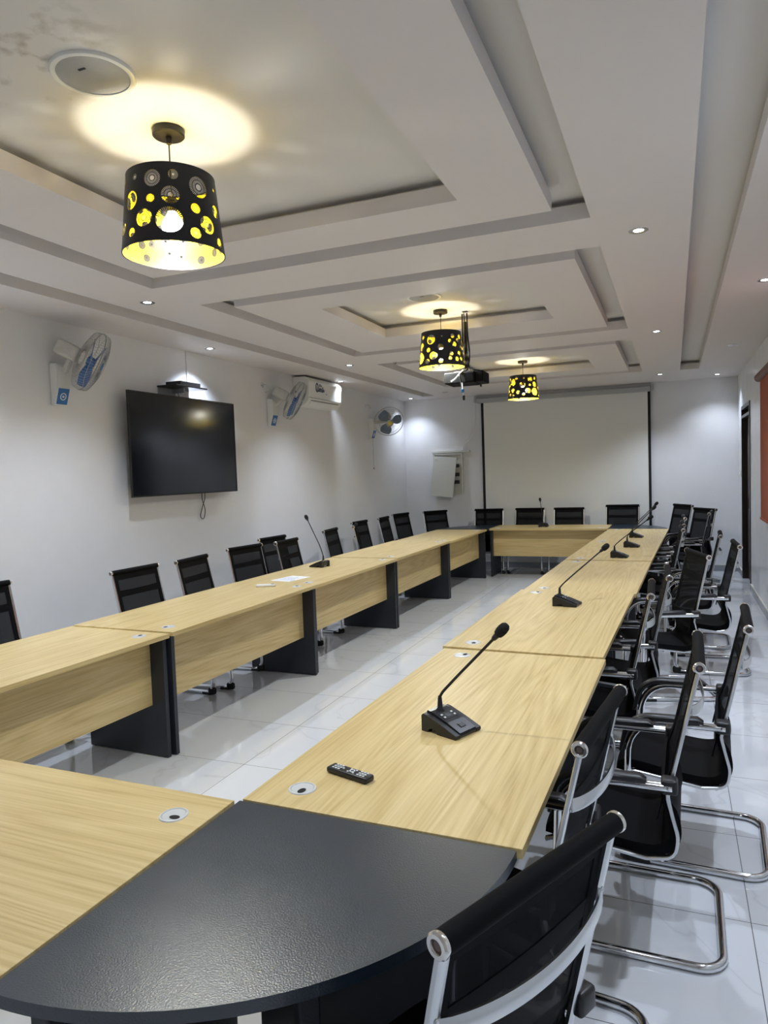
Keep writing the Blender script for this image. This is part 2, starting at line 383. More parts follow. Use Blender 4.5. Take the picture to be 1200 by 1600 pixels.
# window behind the blind
bm = bmesh.new()
for a in ((WY0, WY0+.05, WZ0, WZ1), (WY1-.05, WY1, WZ0, WZ1), (WY0+.05, WY1-.05, WZ0, WZ0+.05), (WY0+.05, WY1-.05, WZ1-.05, WZ1), ((WY0+WY1)/2-.03, (WY0+WY1)/2+.03, WZ0+.05, WZ1-.05)):
    box(bm, XR+.02, XR+.08, *a, .003)
win = struct('window_1', bm, M['white_plastic'])
obj('window_pane', B(XR+.045, XR+.052, WY0+.05, WY1-.05, WZ0+.05, WZ1-.05), M['glass_grey'], win)
obj('window_sill', B(XR-.03, XR+.10, WY0-.05, WY1+.06, WZ0-.03, WZ0-.001, .004), M['white_plastic'], win)

# ------------------------------------------------------------ downlights
def downlight(x, y, label, on=True, grp='recessed ceiling downlights'):
    t = thing('downlight', label, 'ceiling light', (x, y, ZC), 0, grp)
    bm = bmesh.new(); lathe(bm, [(.030, -.001), (.044, -.004), (.050, -.003), (.052, 0), (.052, .004), (.030, .004), (.030, -.001)], 28, cap=False)
    obj('rim', bm, M['lip'], t, True)
    bm = bmesh.new(); lathe(bm, [(.0, -.002), (.020, -.002), (.030, .001)], 24)
    obj('lens', bm, M['lens' if on else 'lens_off'], t, True)
    if on:
        l = bpy.data.lights.new('downlight_lamp', 'SPOT'); l.energy = P_SPOT*(.42 if y > 11 and x < -4 else .5 if y > 11 else 1); l.color = (.81, .90, 1.06)
        l.spot_size = math.radians(116); l.spot_blend = 1.0; l.shadow_soft_size = .025
        lo = bpy.data.objects.new('lamp_glow', l); col.objects.link(lo); lo.parent = t; lo.location = (0, 0, -.03)
    return t
WD = ['nearest', 'second', 'third', 'farthest']
for i, (x, y) in enumerate([(-4.15, 2.9), (-4.13, 5.8), (-4.15, 8.75), (-4.14, 11.50)]):
    downlight(x, y, ['lit round downlight close to the left wall, before the nearest fan', 'lit round downlight close to the left wall, just above the black television',
                     'lit round downlight close to the left wall, beside the air conditioner', 'lit round downlight in the far left corner of the ceiling'][i])
for i, (x, y) in enumerate([(-3.42, .75), (-3.42, 4.09), (-3.45, 7.53), (-3.36, 10.95)]):
    downlight(x, y, ['lit round downlight between the left groove and the nearest ceiling recess', 'lit round downlight beside the far left corner of the nearest ceiling recess',
                     'lit round downlight above and right of the air conditioner', 'dark unlit downlight near the far end of the left ceiling groove'][i], on=i != 3)
for i, (x, y) in enumerate([(-.16, .8), (-.16, 4.15), (-.135, 7.33), (-.162, 10.83)]):
    downlight(x, y, ['lit round downlight right of the nearest ceiling recess, over the camera side', 'large bright downlight between nearest and middle recess, left of the long right groove',
                     'bright downlight between middle and farthest recess, left of the long right groove', 'lit downlight above the right end of the projection screen'][i])
for i, (x, y) in enumerate([(.61, 2.8), (.61, 5.7), (.61, 8.64), (.60, 11.38)]):
    downlight(x, y, ['lit downlight along the right wall, nearest one', 'lit downlight by the right wall at the picture edge, above the orange blind',
                     'dark unlit downlight right of the long right groove', 'lit downlight in the far right corner of the ceiling'][i], on=i != 2)

# ------------------------------------------------------------ pendant lamps
R0, R1, SH = .196, .168, .29        # bottom radius, top radius, shade height
CIRC = [(-48.4, .249, .0111), (-22.7, .232, .0319), (3.0, .246, .0186), (34.5, .215, .0400), (65.3, .235, .008), (-55.0, .165, .0354), (-25.1, .157, .0159), (-1.5, .168, .0330),
        (27.6, .130, .0186), (62.0, .148, .0243), (-33.5, .087, .0328), (-3.7, .075, .0480), (42.5, .078, .0332), (25.1, .035, .0204), (-72.4, .072, .023), (-51.4, .042, .0168), (62.0, .029, .0177), (-80.7, .252, .0199)]
rr = random.Random(4)
tries = 0
while tries < 1500:
    tries += 1
    r = rr.choice([.016, .018, .021, .026, .034, .046]); a = rr.uniform(85, 268); h = rr.uniform(r+.014, SH-r-.014)
    if h < .12 and 110 < a < 250 and r > .019: continue
    if all(math.hypot((((a-c[0]+180) % 360)-180)*PI/180*.18, h-c[1]) > r+c[2]+.009 for c in CIRC): CIRC.append((a, h, r))
def cone(a, h, off=0.):
    R_ = R0+(R1-R0)*h/SH+off; t = math.radians(a)
    return Vector((R_*math.sin(t), -R_*math.cos(t), h))
def shade_shell(off):
    S = 180/PI/.18          # metres -> degrees along the circumference
    vs_ = []; edges = []
    na, nh = 120, 10
    for i in range(na+1):
        for j in range(nh+1):
            a = -100+360*i/na; h = SH*j/nh
            if j in (0, nh) or i in (0, na) or all(math.hypot((((a-c[0]+180) % 360)-180)/S, h-c[1]) > c[2]+.003 for c in CIRC): vs_.append(Vector((a/S, h)))
    for c in CIRC:
        n = 24; base = len(vs_); a = ((c[0]+100) % 360)-100
        for k in range(n): vs_.append(Vector((a/S+c[2]*math.cos(2*PI*k/n), min(SH-.002, max(.002, c[1]+c[2]*math.sin(2*PI*k/n))))))
        edges += [(base+k, base+(k+1) % n) for k in range(n)]
    v, e, f, *_ = delaunay_2d_cdt(vs_, edges, [], 0, 1e-6)
    bm = bmesh.new(); bv = [bm.verts.new(cone(p.x*S, p.y, off)) for p in v]
    for t in f:
        cx = sum((v[i] for i in t), Vector((0, 0)))/len(t)
        if any(math.hypot((((cx.x*S-c[0]+180) % 360)-180)/S, cx.y-c[1]) < c[2]*.985 for c in CIRC): continue
        try: bm.faces.new([bv[i] for i in t])
        except ValueError: pass
    bmesh.ops.remove_doubles(bm, verts=bm.verts[:], dist=1e-5)
    loose = [x for x in bm.verts if not x.link_faces]; bmesh.ops.delete(bm, geom=loose, context='VERTS')
    return bm
def medallions(off):
    """laser-cut sunburst discs that fill the round openings: thin radial blades between two rims"""
    bm = bmesh.new(); S = 180/PI/.18
    def q(c, r, t): return cone(c[0]+r*math.cos(t)*S, c[1]+r*math.sin(t), off)
    for c in CIRC:
        if c[2] > .047: ri, ro, nb = c[2]*.62, c[2], 40      # the largest ones are open with a short fringe
        else: ri, ro, nb = c[2]*.34, c[2], max(12, int(c[2]*1000))
        for k in range(nb):
            t = 2*PI*k/nb; w0 = 2*PI/nb*.24; w1 = 2*PI/nb*.34
            if c[2] > .047 and math.sin(t) < .25: continue
            for rv in [bm.verts.new(q(c, ri, t-w0))]:
                vv = [rv, bm.verts.new(q(c, ro, t-w1)), bm.verts.new(q(c, ro, t+w1)), bm.verts.new(q(c, ri, t+w0))]
            bm.faces.new(vv)
        if c[2] <= .047:
            for ra, rb in ((ri*.85, ri*1.15), (c[2]*.66, c[2]*.73)):
                n = 20; a = [bm.verts.new(q(c, ra, 2*PI*k/n)) for k in range(n)]; b_ = [bm.verts.new(q(c, rb, 2*PI*k/n)) for k in range(n)]
                for k in range(n): bm.faces.new((a[k], a[(k+1) % n], b_[(k+1) % n], b_[k]))
    return bm
def pendant(x, y, rz, label):
    t = thing('pendant_lamp', label, 'pendant lamp', (x, y, ZU), rz, 'black pendant lamps over the table ring')
    zb = -.485
    bm = bmesh.new(); lathe(bm, [(0, 0), (.060, 0), (.062, -.003), (.062, -.024), (.058, -.028), (.012, -.029), (.010, -.055), (.004, -.058)], 36)
    obj('canopy', bm, M['canopy'], t, True)
    bm = bmesh.new(); lathe(bm, [(.0028, -.05), (.0028, zb+.185)], 8); obj('cord', bm, M['cable_black'], t, True)
    bm = bmesh.new(); lathe(bm, [(.004, zb+.23), (.018, zb+.225), (.020, zb+.168), (.014, zb+.166)], 20)
    lathe(bm, [(.026, zb+.208), (.026, zb+.212)], 20)
    for k in range(3):
        a = 2*PI*k/3+.5; sweep(bm, [(.02*math.cos(a), .02*math.sin(a), zb+.21), (.1*math.cos(a), .1*math.sin(a), zb+SH-.03), (.165*math.cos(a), .165*math.sin(a), zb+SH-.012)], .0018, n=6)
    obj('lamp_holder', bm, M['canopy'], t, True)
    s = obj('lamp_shade', shade_mesh_bm.copy(), M['shade'], t, True, (0, 0, zb))
    obj('lining', lining_bm.copy(), M['gold'], s, True)
    obj('sunburst_discs', disc_bm.copy(), M['shade'], s)
    for h, R_ in ((0, R0), (SH, R1)):
        bm = bmesh.new(); lathe(bm, [(R_-.003, h-.002), (R_+.0015, h-.002), (R_+.0015, h+.003), (R_-.003, h+.003), (R_-.003, h-.002)], 96, cap=False)
        obj('hem', bm, M['shade'], s, True)
    bm = bmesh.new(); lathe(bm, [(0, -.045), (.020, -.041), (.037, -.024), (.044, 0), (.037, .024), (.022, .046), (.015, .058)], 24)
    bu = obj('bulb', bm, M['bulb'], t, True, (0, 0, zb+.110))
    l = bpy.data.lights.new('pendant_light', 'POINT'); l.energy = P_PEND; l.color = (1, .985, .84); l.shadow_soft_size = .022
    lo = bpy.data.objects.new('bulb_glow', l); col.objects.link(lo); lo.parent = bu; lo.location = (0, 0, 0)
    l = bpy.data.lights.new('pendant_down_light', 'SPOT'); l.energy = P_DOWN; l.color = (.93, .99, 1.0); l.shadow_soft_size = .034
    l.spot_size = PI; l.spot_blend = 1.0
    lo = bpy.data.objects.new('bulb_down_glow', l); col.objects.link(lo); lo.parent = bu; lo.location = (0, 0, -.046)
    return t
shade_mesh_bm = shade_shell(.001); lining_bm = shade_shell(-.001); disc_bm = medallions(.0)
PX = [(-1.82, 2.35), (-1.83, 5.90), (-1.77, 9.18)]
pendant(*PX[0], math.radians(37.8), 'black drum pendant lamp with round cut-outs, nearest and largest of the three')
pendant(*PX[1], math.radians(17.2-64), 'black drum pendant lamp with round cut-outs in front of the projector')
pendant(*PX[2], math.radians(10.9+52), 'black drum pendant lamp with round cut-outs, smallest and nearest the projection screen')

# ------------------------------------------------------------ ceiling speakers
def speaker(x, y, label):
    t = thing('ceiling_speaker', label, 'speaker', (x, y, ZU), 0, 'round ceiling speakers')
    bm = bmesh.new(); lathe(bm, [(.118, -.010), (.125, -.012), (.134, -.010), (.138, -.004), (.138, 0), (.118, 0), (.118, -.010)], 56, cap=False); obj('rim', bm, M['white_plastic'], t, True)
    bm = bmesh.new(); lathe(bm, [(0, -.011), (.06, -.0105), (.118, -.007)], 48); obj('grille', bm, M['grille'], t, True)
    obj('badge', B(-.014, .014, -.055, -.047, -.0125, -.0105), M['plastic'], t)
speaker(-1.79, 1.93, 'round grey ceiling speaker beside a brown stain, nearest the camera')
speaker(-1.80, 5.38, 'round grey ceiling speaker just before the middle pendant lamp')

# ------------------------------------------------------------ tables
def grommet(bm_ring, bm_hole, x, y, z, a=0.):
    T = Matrix.Translation((x, y, z))
    lathe(bm_ring, [(.033, .0005), (.035, .0035), (.040, .003), (.0415, 0), (.033, 0)], 32, T, cap=False)
    lathe(bm_ring, [(0, .0022), (.033, .0022)], 32, T, cap=False)
    lathe(bm_hole, [(0, .0030), (.0135, .0030)], 20, Matrix.Translation((x+.018*math.cos(a), y+.018*math.sin(a), z)) @ Matrix.Diagonal((1.25, .8, 1, 1)), cap=False)
def make_table(D=.80, Lh=1.805):
    t = thing('conference_table', '', 'table')
    g = .0048
    top = obj('tabletop', B(g, Lh-g, 0, D, .724, .75, .0015), M['wood'], t)
    obj('modesty_panel', B(.041, Lh-.041, .125, .143, .315, .724, .001), M['wood'], t)
    for x in (.011, Lh-.041): obj('leg', B(x, x+.030, .025, .65, .004, .724, .0015), M['laminate_side'], t)
    for x, a in ((.118, 2.4), (Lh-.118, .4)):
        r = bmesh.new(); h = bmesh.new(); grommet(r, h, x, .13, .75, a)
        gr = obj('grommet', r, M['silver_plastic'], t, True); obj('cable_hole', h, M['hole'], gr)
    bm = bmesh.new()
    for x in (.026, Lh-.026):
        for y in (.06, .62): lathe(bm, [(.012, 0), (.012, .006)], 12, Matrix.Translation((x, y, 0)))
    obj('foot_glide', bm, M['rubber'], t)
    return t
tproto = make_table()
used = [False]
def table(p0, p1, left, label, D=1., zs=1.):
    """inner edge runs p0 -> p1; the table lies to the left (mirrored y) or right of it"""
    o = tproto if not used[0] else copy_tree(tproto); used[0] = True
    p0 = Vector(p0); p1 = Vector(p1); d = p1-p0
    o.location = (p0.x, p0.y, 0); a = math.atan2(d.y, d.x)
    o.rotation_euler = (0, 0, a)
    o['label'] = label; o['group'] = 'oak conference tables in a ring'
    o.scale = (d.length/1.805, D, zs)
    return o
# local +y is left of the direction p0->p1, so right row runs far->near, left row near->far
RI = [(-1.145, 1.657), (-1.105, 3.463), (-1.052, 5.275), (-1.000, 7.080), (-.935, 8.885), (-.870, 10.690)]
dx = [(-.012, 0), (0, 0), (0, 0), (0, 0), (0, 0)]
nm = ['oak table with the remote control and a gooseneck microphone, nearest of the right row', 'second oak table of the right row, microphone near its far end',
      'third oak table of the right row, empty top with a tiny dark speck', 'fourth oak table of the right row carrying two microphones', 'last oak table of the right row, beside the far right black corner']
OFFX = [0, -.012, 0, .002, 0]
for i in range(5):
    a = Vector(RI[i]); b_ = Vector(RI[i+1]); table((b_.x+OFFX[i], b_.y-.001), (a.x+OFFX[i], a.y+.001), True, nm[i], zs=[1, 1.010, 1.002, 1.008, 1.0][i])
LI = [(-2.865, 1.590), (-2.795, 3.392), (-2.765, 5.200), (-2.725, 7.005), (-2.690, 8.815), (-2.655, 10.62)]
nm = ['oak table at the left picture edge, nearest of the left row', 'second oak table of the left row, white remote near its far end', 'third oak table of the left row with paper sheet and microphone',
      'fourth oak table of the left row, plain top', 'last oak table of the left row, beside the far left black corner']
OFFL = [0, .018, 0, 0, 0]
for i in range(5):
    table((LI[i][0]+OFFL[i], LI[i][1]+.001), (LI[i+1][0]+OFFL[i], LI[i+1][1]-.001), True, nm[i], zs=[1, 1.010, 1.002, 1.008, 1.0][i])
table((-1.158, 1.648), (-2.858, 1.671), True, 'oak table crossing the near end, left of the near black corner')   # lies towards -y: direction -x
table((-2.652, 10.735), (-.885, 10.735), True, 'oak table across the far end in front of the projection screen', .94)
# corner tops
def corner(x, y, rz, label):
    t = thing('corner_table', label, 'table', (x, y, 0), rz, 'black quarter-round corner tables')
    R_ = .792; n = 40
    bm = bmesh.new()
    pts = [(0, 0)]+[(R_*math.cos(PI/2*k/n), R_*math.sin(PI/2*k/n)) for k in range(n+1)]
    lo = [bm.verts.new((p[0], p[1], .724)) for p in pts]; hi = [bm.verts.new((p[0], p[1], .75)) for p in pts]
    bm.faces.new(lo[::-1]); bm.faces.new(hi)
    for i in range(len(pts)): j = (i+1) % len(pts); bm.faces.new((lo[i], lo[j], hi[j], hi[i]))
    bmesh.ops.bevel(bm, geom=[e for e in bm.edges if abs(e.verts[0].co.z-e.verts[1].co.z) < 1e-6], offset=.0018, segments=2, affect='EDGES')
    obj('tabletop', bm, M['laminate_black'], t)
    for k, a in enumerate((.06, PI/4, PI/2-.06)):
        bm = bmesh.new(); c, s = math.cos(a)*.70, math.sin(a)*.70
        T = Matrix.Translation((c, s, 0)) @ Matrix.Rotation(a, 4, 'Z')
        box(bm, -.022, .022, -.022, .022, .006, .724, .005, mtx=T); obj('leg', bm, M['laminate_side'], t)
    return t
c_ = corner(-1.149, 1.6535, -PI/2-.022, 'black quarter-round corner table in the foreground, scuffed and shiny')
corner(-.880, 10.70, 0, 'black quarter-round corner table at the far right of the ring')
corner(-2.657, 10.70, PI/2, 'black quarter-round corner table at the far left of the ring')

# ------------------------------------------------------------ chairs
def make_chair():
    t = thing('cantilever_chair', '', 'chair')
    ry = lambda z: -.27+(1.0-z)*.228
    RAIL = fillet([(0, -.268, .990), (0, -.180, .605), (0, -.168, .555), (0, -.200, .425), (0, -.190, .352), (0, -.10, .338), (0, .17, .372), (0, .235, .345)], [0, .15, .05, .1, .055, .05, .06, 0], 5)
    W = .228
    for s in (-1, 1):
        bm = bmesh.new(); sweep(bm, [(s*W, p.y, p.z) for p in RAIL], .0135, .0070, n=8, ref=(1, 0, 0), square=.6)
        for z_ in (.868, .842): lathe(bm, [(.005, 0), (.005, .004), (.003, .006)], 10, Matrix.Translation((s*W, ry(z_)-.005, z_)) @ Matrix.Rotation(PI/2, 4, 'X'))
        obj('side_rail', bm, M['chrome_soft'], t, True)
    # sling back with slight hollow, following the rails
    bm = bmesh.new(); hem = bmesh.new(); nx, nz = 12, 16
    def bp(u, z, off=0): return Vector((u*(W-.006), ry(z) + (.012 if z < .62 else .006) - .016*(1-u*u)*math.sin(PI*min(1, max(0, (z-.5)/.5))) + off, z))
    def sheet(bm_, u0, u1, z0, z1, n1, n2, off, th):
        g0 = [[bm_.verts.new(bp(u0+(u1-u0)*i/n1, z0+(z1-z0)*j/n2, off)) for j in range(n2+1)] for i in range(n1+1)]
        g1 = [[bm_.verts.new(bp(u0+(u1-u0)*i/n1, z0+(z1-z0)*j/n2, off+th)) for j in range(n2+1)] for i in range(n1+1)]
        for i in range(n1):
            for j in range(n2):
                bm_.faces.new((g0[i][j], g0[i+1][j], g0[i+1][j+1], g0[i][j+1])); bm_.faces.new((g1[i][j], g1[i][j+1], g1[i+1][j+1], g1[i+1][j]))
        for i in range(n1):
            bm_.faces.new((g0[i][0], g1[i][0], g1[i+1][0], g0[i+1][0])); bm_.faces.new((g0[i][n2], g0[i+1][n2], g1[i+1][n2], g1[i][n2]))
        for j in range(n2):
            bm_.faces.new((g0[0][j], g0[0][j+1], g1[0][j+1], g1[0][j])); bm_.faces.new((g0[n1][j], g1[n1][j], g1[n1][j+1], g0[n1][j+1]))
    sheet(bm, -1, 1, .50, .985, nx, nz, 0, .0025)
    back = obj('backrest', bm, M['mesh'], t, True)
    sheet(hem, -1, -.87, .47, .985, 2, 14, -.0015, .0055); sheet(hem, .87, 1, .47, .985, 2, 14, -.0015, .0055)
    sheet(hem, -.87, .87, .945, .985, 10, 3, -.0015, .0055); sheet(hem, -.87, .87, .822, .862, 10, 2, -.001, .005)  # lower black band paints the shaded strap as seen through the mesh
    obj('hem', hem, M['edge_shade_band'], back, True)
    # seat: sling continues down and forward, padded
    SE = spline([(0, -.152, .60), (0, -.150, .54), (0, -.172, .47), (0, -.172, .415), (0, -.142, .386), (0, -.08, .380), (0, .04, .394), (0, .17, .414), (0, .228, .400), (0, .238, .366)], 5)
    bm = bmesh.new(); N = len(SE); rings = []
    for i, p in enumerate(SE):
        tg = (SE[min(i+1, N-1)]-SE[max(i-1, 0)]).normalized(); nr = Vector((0, tg.z, -tg.y))   # points out / down
        f = min(1, i/8); th = .010+.026*f
        sec = []
        for u in range(-6, 7):
            uu = u/6; e = (1-abs(uu)**6); sec.append((uu*(W-.008), p - Vector((0, tg.z, -tg.y))*(.004*e)))
        ring = [bm.verts.new((x, q.y, q.z)) for x, q in sec]+[bm.verts.new((x, q.y+nr.y*th, q.z+nr.z*th)) for x, q in reversed(sec)]
        rings.append(ring)
    for a, b_ in zip(rings, rings[1:]):
        n = len(a)
        for k in range(n): bm.faces.new((a[k], a[(k+1) % n], b_[(k+1) % n], b_[k]))
    bm.faces.new(rings[0]); bm.faces.new(rings[-1][::-1])
    obj('seat', bm, M['fabric'], t, True)
    # head roll
    bm = bmesh.new(); lathe(bm, [(.0180, -.240), (.0195, -.22), (.0195, .22), (.0180, .240)], 20, Matrix.Translation((0, -.27, 1.0)) @ Matrix.Rotation(PI/2, 4, 'Y'))
    head = obj('head_roll', bm, M['fabric'], t, True)
    for s in (-1, 1):
        T = Matrix.Translation((s*.238, -.27, 1.0)) @ Matrix.Rotation(s*PI/2, 4, 'Y')
        bm = bmesh.new(); lathe(bm, [(.0190, -.002), (.0203, .002), (.0203, .006), (.0175, .009), (.0115, .0095), (.0095, .006), (.0095, .0), (0, 0)], 22, T)
        e = obj('end_cap', bm, M['cap'], t, True)
        bm = bmesh.new(); lathe(bm, [(.0094, .003), (.0065, .006), (0, .006)], 16, T); obj('cap_centre', bm, M['cap_in'], e, True)
    # bowed cross strap behind the back
    bm = bmesh.new(); path = []
    for k in range(21):
        u = -1+2*k/20; z = .855-.014*(1-u*u)
        path.append((u*W, ry(z)-.008-.042*(1-u*u)**.8, z))
    sweep(bm, path, .0035, .017, n=8, ref=(0, 1, 0), square=.5); obj('back_strap', bm, M['chrome_soft'], t, True)
    # arm, leg and floor runner: one bent tube
    A = .268
    half = [(A, -.185, .605), (A, .175, .605), (A, .205, .0165), (A, -.335, .0165)]
    full = half+[(-x, y, z) for x, y, z in reversed(half)]
    path = fillet(full, [0, .135, .075, .085, .085, .075, .135, 0], 8)
    bm = bmesh.new(); sweep(bm, path, .0150, n=12, ref=(.3, .1, .95)); obj('tube_frame', bm, M['chrome'], t, True)
    bm = bmesh.new(); sweep(bm, [(-A, .19, .335), (A, .19, .335)], .009, n=8, ref=(0, 0, 1)); sweep(bm, [(-W, .03, .338), (W, .03, .338)], .008, n=8, ref=(0, 0, 1)); sweep(bm, [(-W, -.15, .338), (W, -.15, .338)], .007, n=8, ref=(0, 0, 1))
    for s in (-1, 1): sweep(bm, [(s*A, .188, .335), (s*(W), .17, .360)], .008, n=8, ref=(0, 0, 1))
    obj('cross_bar', bm, M['chrome'], t, True)
    for s in (-1, 1):
        bm = bmesh.new(); box(bm, s*.252-.028, s*.252+.028, -.202, -.150, .582, .632, .010, 3)
        br = obj('bracket', bm, M['plastic'], t, True)
        bm = bmesh.new(); lathe(bm, [(.008, 0), (.008, .003), (.004, .004), (0, .004)], 14, Matrix.Translation((s*.280, -.176, .607)) @ Matrix.Rotation(s*PI/2, 4, 'Y')); obj('bolt', bm, M['cap'], br, True)
        pp = fillet([(s*A, -.105, .622), (s*A, .170, .622), (s*A, .2135, .47)], [0, .135, 0], 8)
        n = len(pp); aa = [.012 if i == 0 else .024 for i in range(n)]; bb = [.006 if i == 0 else .0125 for i in range(n)]
        P2 = [pp[0], pp[0]+Vector((0, .02, .006))]+pp[1:]; aa = [.016]+[.024]*(len(P2)-2)+[.018]; bb = [.006]+[.014]*(len(P2)-2)+[.007]
        bm = bmesh.new(); sweep(bm, P2, aa, bb, n=12, ref=(1, 0, 0), square=.7); obj('armrest', bm, M['plastic'], t, True)
        bm = bmesh.new(); box(bm, s*A-.018, s*A+.018, .10, .185, .0, .022, .008, 3); box(bm, s*A-.018, s*A+.018, .155, .222, .003, .055, .015, 4)
        obj('foot_pad', bm, M['rubber'], t)
    return t
cproto = make_chair(); cused = [False]
def chair(cx, cy, face, label, group, sc=1.):
    """cx, cy = middle of the head roll seen from above; face = heading of the sitter in degrees"""
    o = cproto if not cused[0] else copy_tree(cproto); cused[0] = True
    f = math.radians(face); o.rotation_euler = (0, 0, f-PI/2); o.scale = (sc,)*3
    o.location = (cx+.27*sc*math.cos(f), cy+.27*sc*math.sin(f), 0)
    o['label'] = label; o['group'] = group
    return o
def capchair(x, y, ang, label, group, sc=1., side=90):
    a = math.radians(ang); chair(x+.245*sc*math.cos(a), y+.245*sc*math.sin(a), ang+side, label, group, sc)
GR, GL, GB = 'mesh chairs along the right side', 'mesh chairs along the left wall', 'mesh chairs along the back wall'
chair(-.209, 1.124, 155, 'black chrome chair in the bottom right foreground, back turned to the camera', 'mesh chair at the near corner')
capchair(-.211, 1.667, 83, 'black chair pushed under the nearest right table, its roll just beside the table edge', GR)
capchair(.070, 2.453, 89, 'black chair pulled out from the table, its full square floor runner showing in front', GR)
capchair(.265, 3.066, 87, 'black chair pulled out farthest, second big runner near the right picture edge', GR)
capchair(-.111, 3.738, 91, 'black chair tucked in beside the second right table, first behind the pulled-out pair', GR)
capchair(-.028, 4.368, 92, 'black chair beside the second right table, just left of the broad-backed chair', GR)
capchair(.222, 5.36, 106, 'black chair turned so its broad padded back shows, beyond the pulled-out pair', GR)
capchair(.466, 6.04, 92, 'black chair standing nearest the right wall, seat seen from the side', GR)
capchair(.38, 6.88, 88, 'thin-looking black chair left of the dark door, seen exactly from the side', GR)
capchair(.083, 7.53, 92, 'black chair in the tight row by the fourth right table, nearest of three', GR)
capchair(.099, 8.15, 92, 'black chair in the tight row by the far right tables, middle of three', GR)
capchair(.123, 9.116, 92, 'black chair in the tight row by the far right tables, farthest of three', GR)
capchair(.416, 9.96, 84, 'black chair standing in front of the angled chair near the back wall', GR)
chair(.125, 11.40, -150, 'angled black mesh chair at the back wall, just right of the far right black corner', GB, 1.035)
chair(.405, 10.98, -146, 'angled black mesh chair at the back wall, rightmost of all', GB)
chair(-4.13, 3.16, -5, 'black mesh chair cut by the left picture edge, armrest showing', GL, 1.02)
chair(-3.784, 4.228, -2, 'black mesh chair at the left wall below the nearest fan', GL)
chair(-3.736, 4.852, 6, 'black mesh chair at the left wall below the television, left of its middle', GL)
chair(-3.80, 5.74, -8, 'black mesh chair below the right half of the television, behind the white remote', GL)
chair(-4.05, 6.66, -5, 'black mesh chair against the left wall, behind two others below the television edge', GL)
chair(-3.686, 6.34, 3, 'black mesh chair partly covering the one against the wall, left of the left-side microphone', GL)
chair(-3.83, 7.63, 7, 'black mesh chair immediately right of the left-side microphone', GL)
chair(-3.82, 8.32, 20, 'black mesh chair overlapping another, beyond the left-side microphone', GL)
chair(-4.03, 8.93, -2, 'black mesh chair half hidden behind the turned one beyond the left-side microphone', GL)
chair(-3.986, 9.70, 4, 'black mesh chair below the farthest fan, left of a matching pair', GL)
chair(-4.04, 10.56, -12, 'black mesh chair below the farthest fan, right of a matching pair', GL)
chair(-3.66, 11.17, -38, 'black mesh chair in the far left corner below the open fuse box', GL)
chair(-2.835, 11.52, -84, 'black mesh chair in front of the left edge of the projection screen', GB)
chair(-2.17, 11.58, -92, 'black mesh chair behind the microphone on the far table', GB)
chair(-1.545, 11.56, -89, 'black mesh chair right of the far-table microphone, middle of the screen', GB)
chair(-.735, 11.53, -91, 'slightly taller black mesh chair behind the far right black corner table', GB, 1.035)

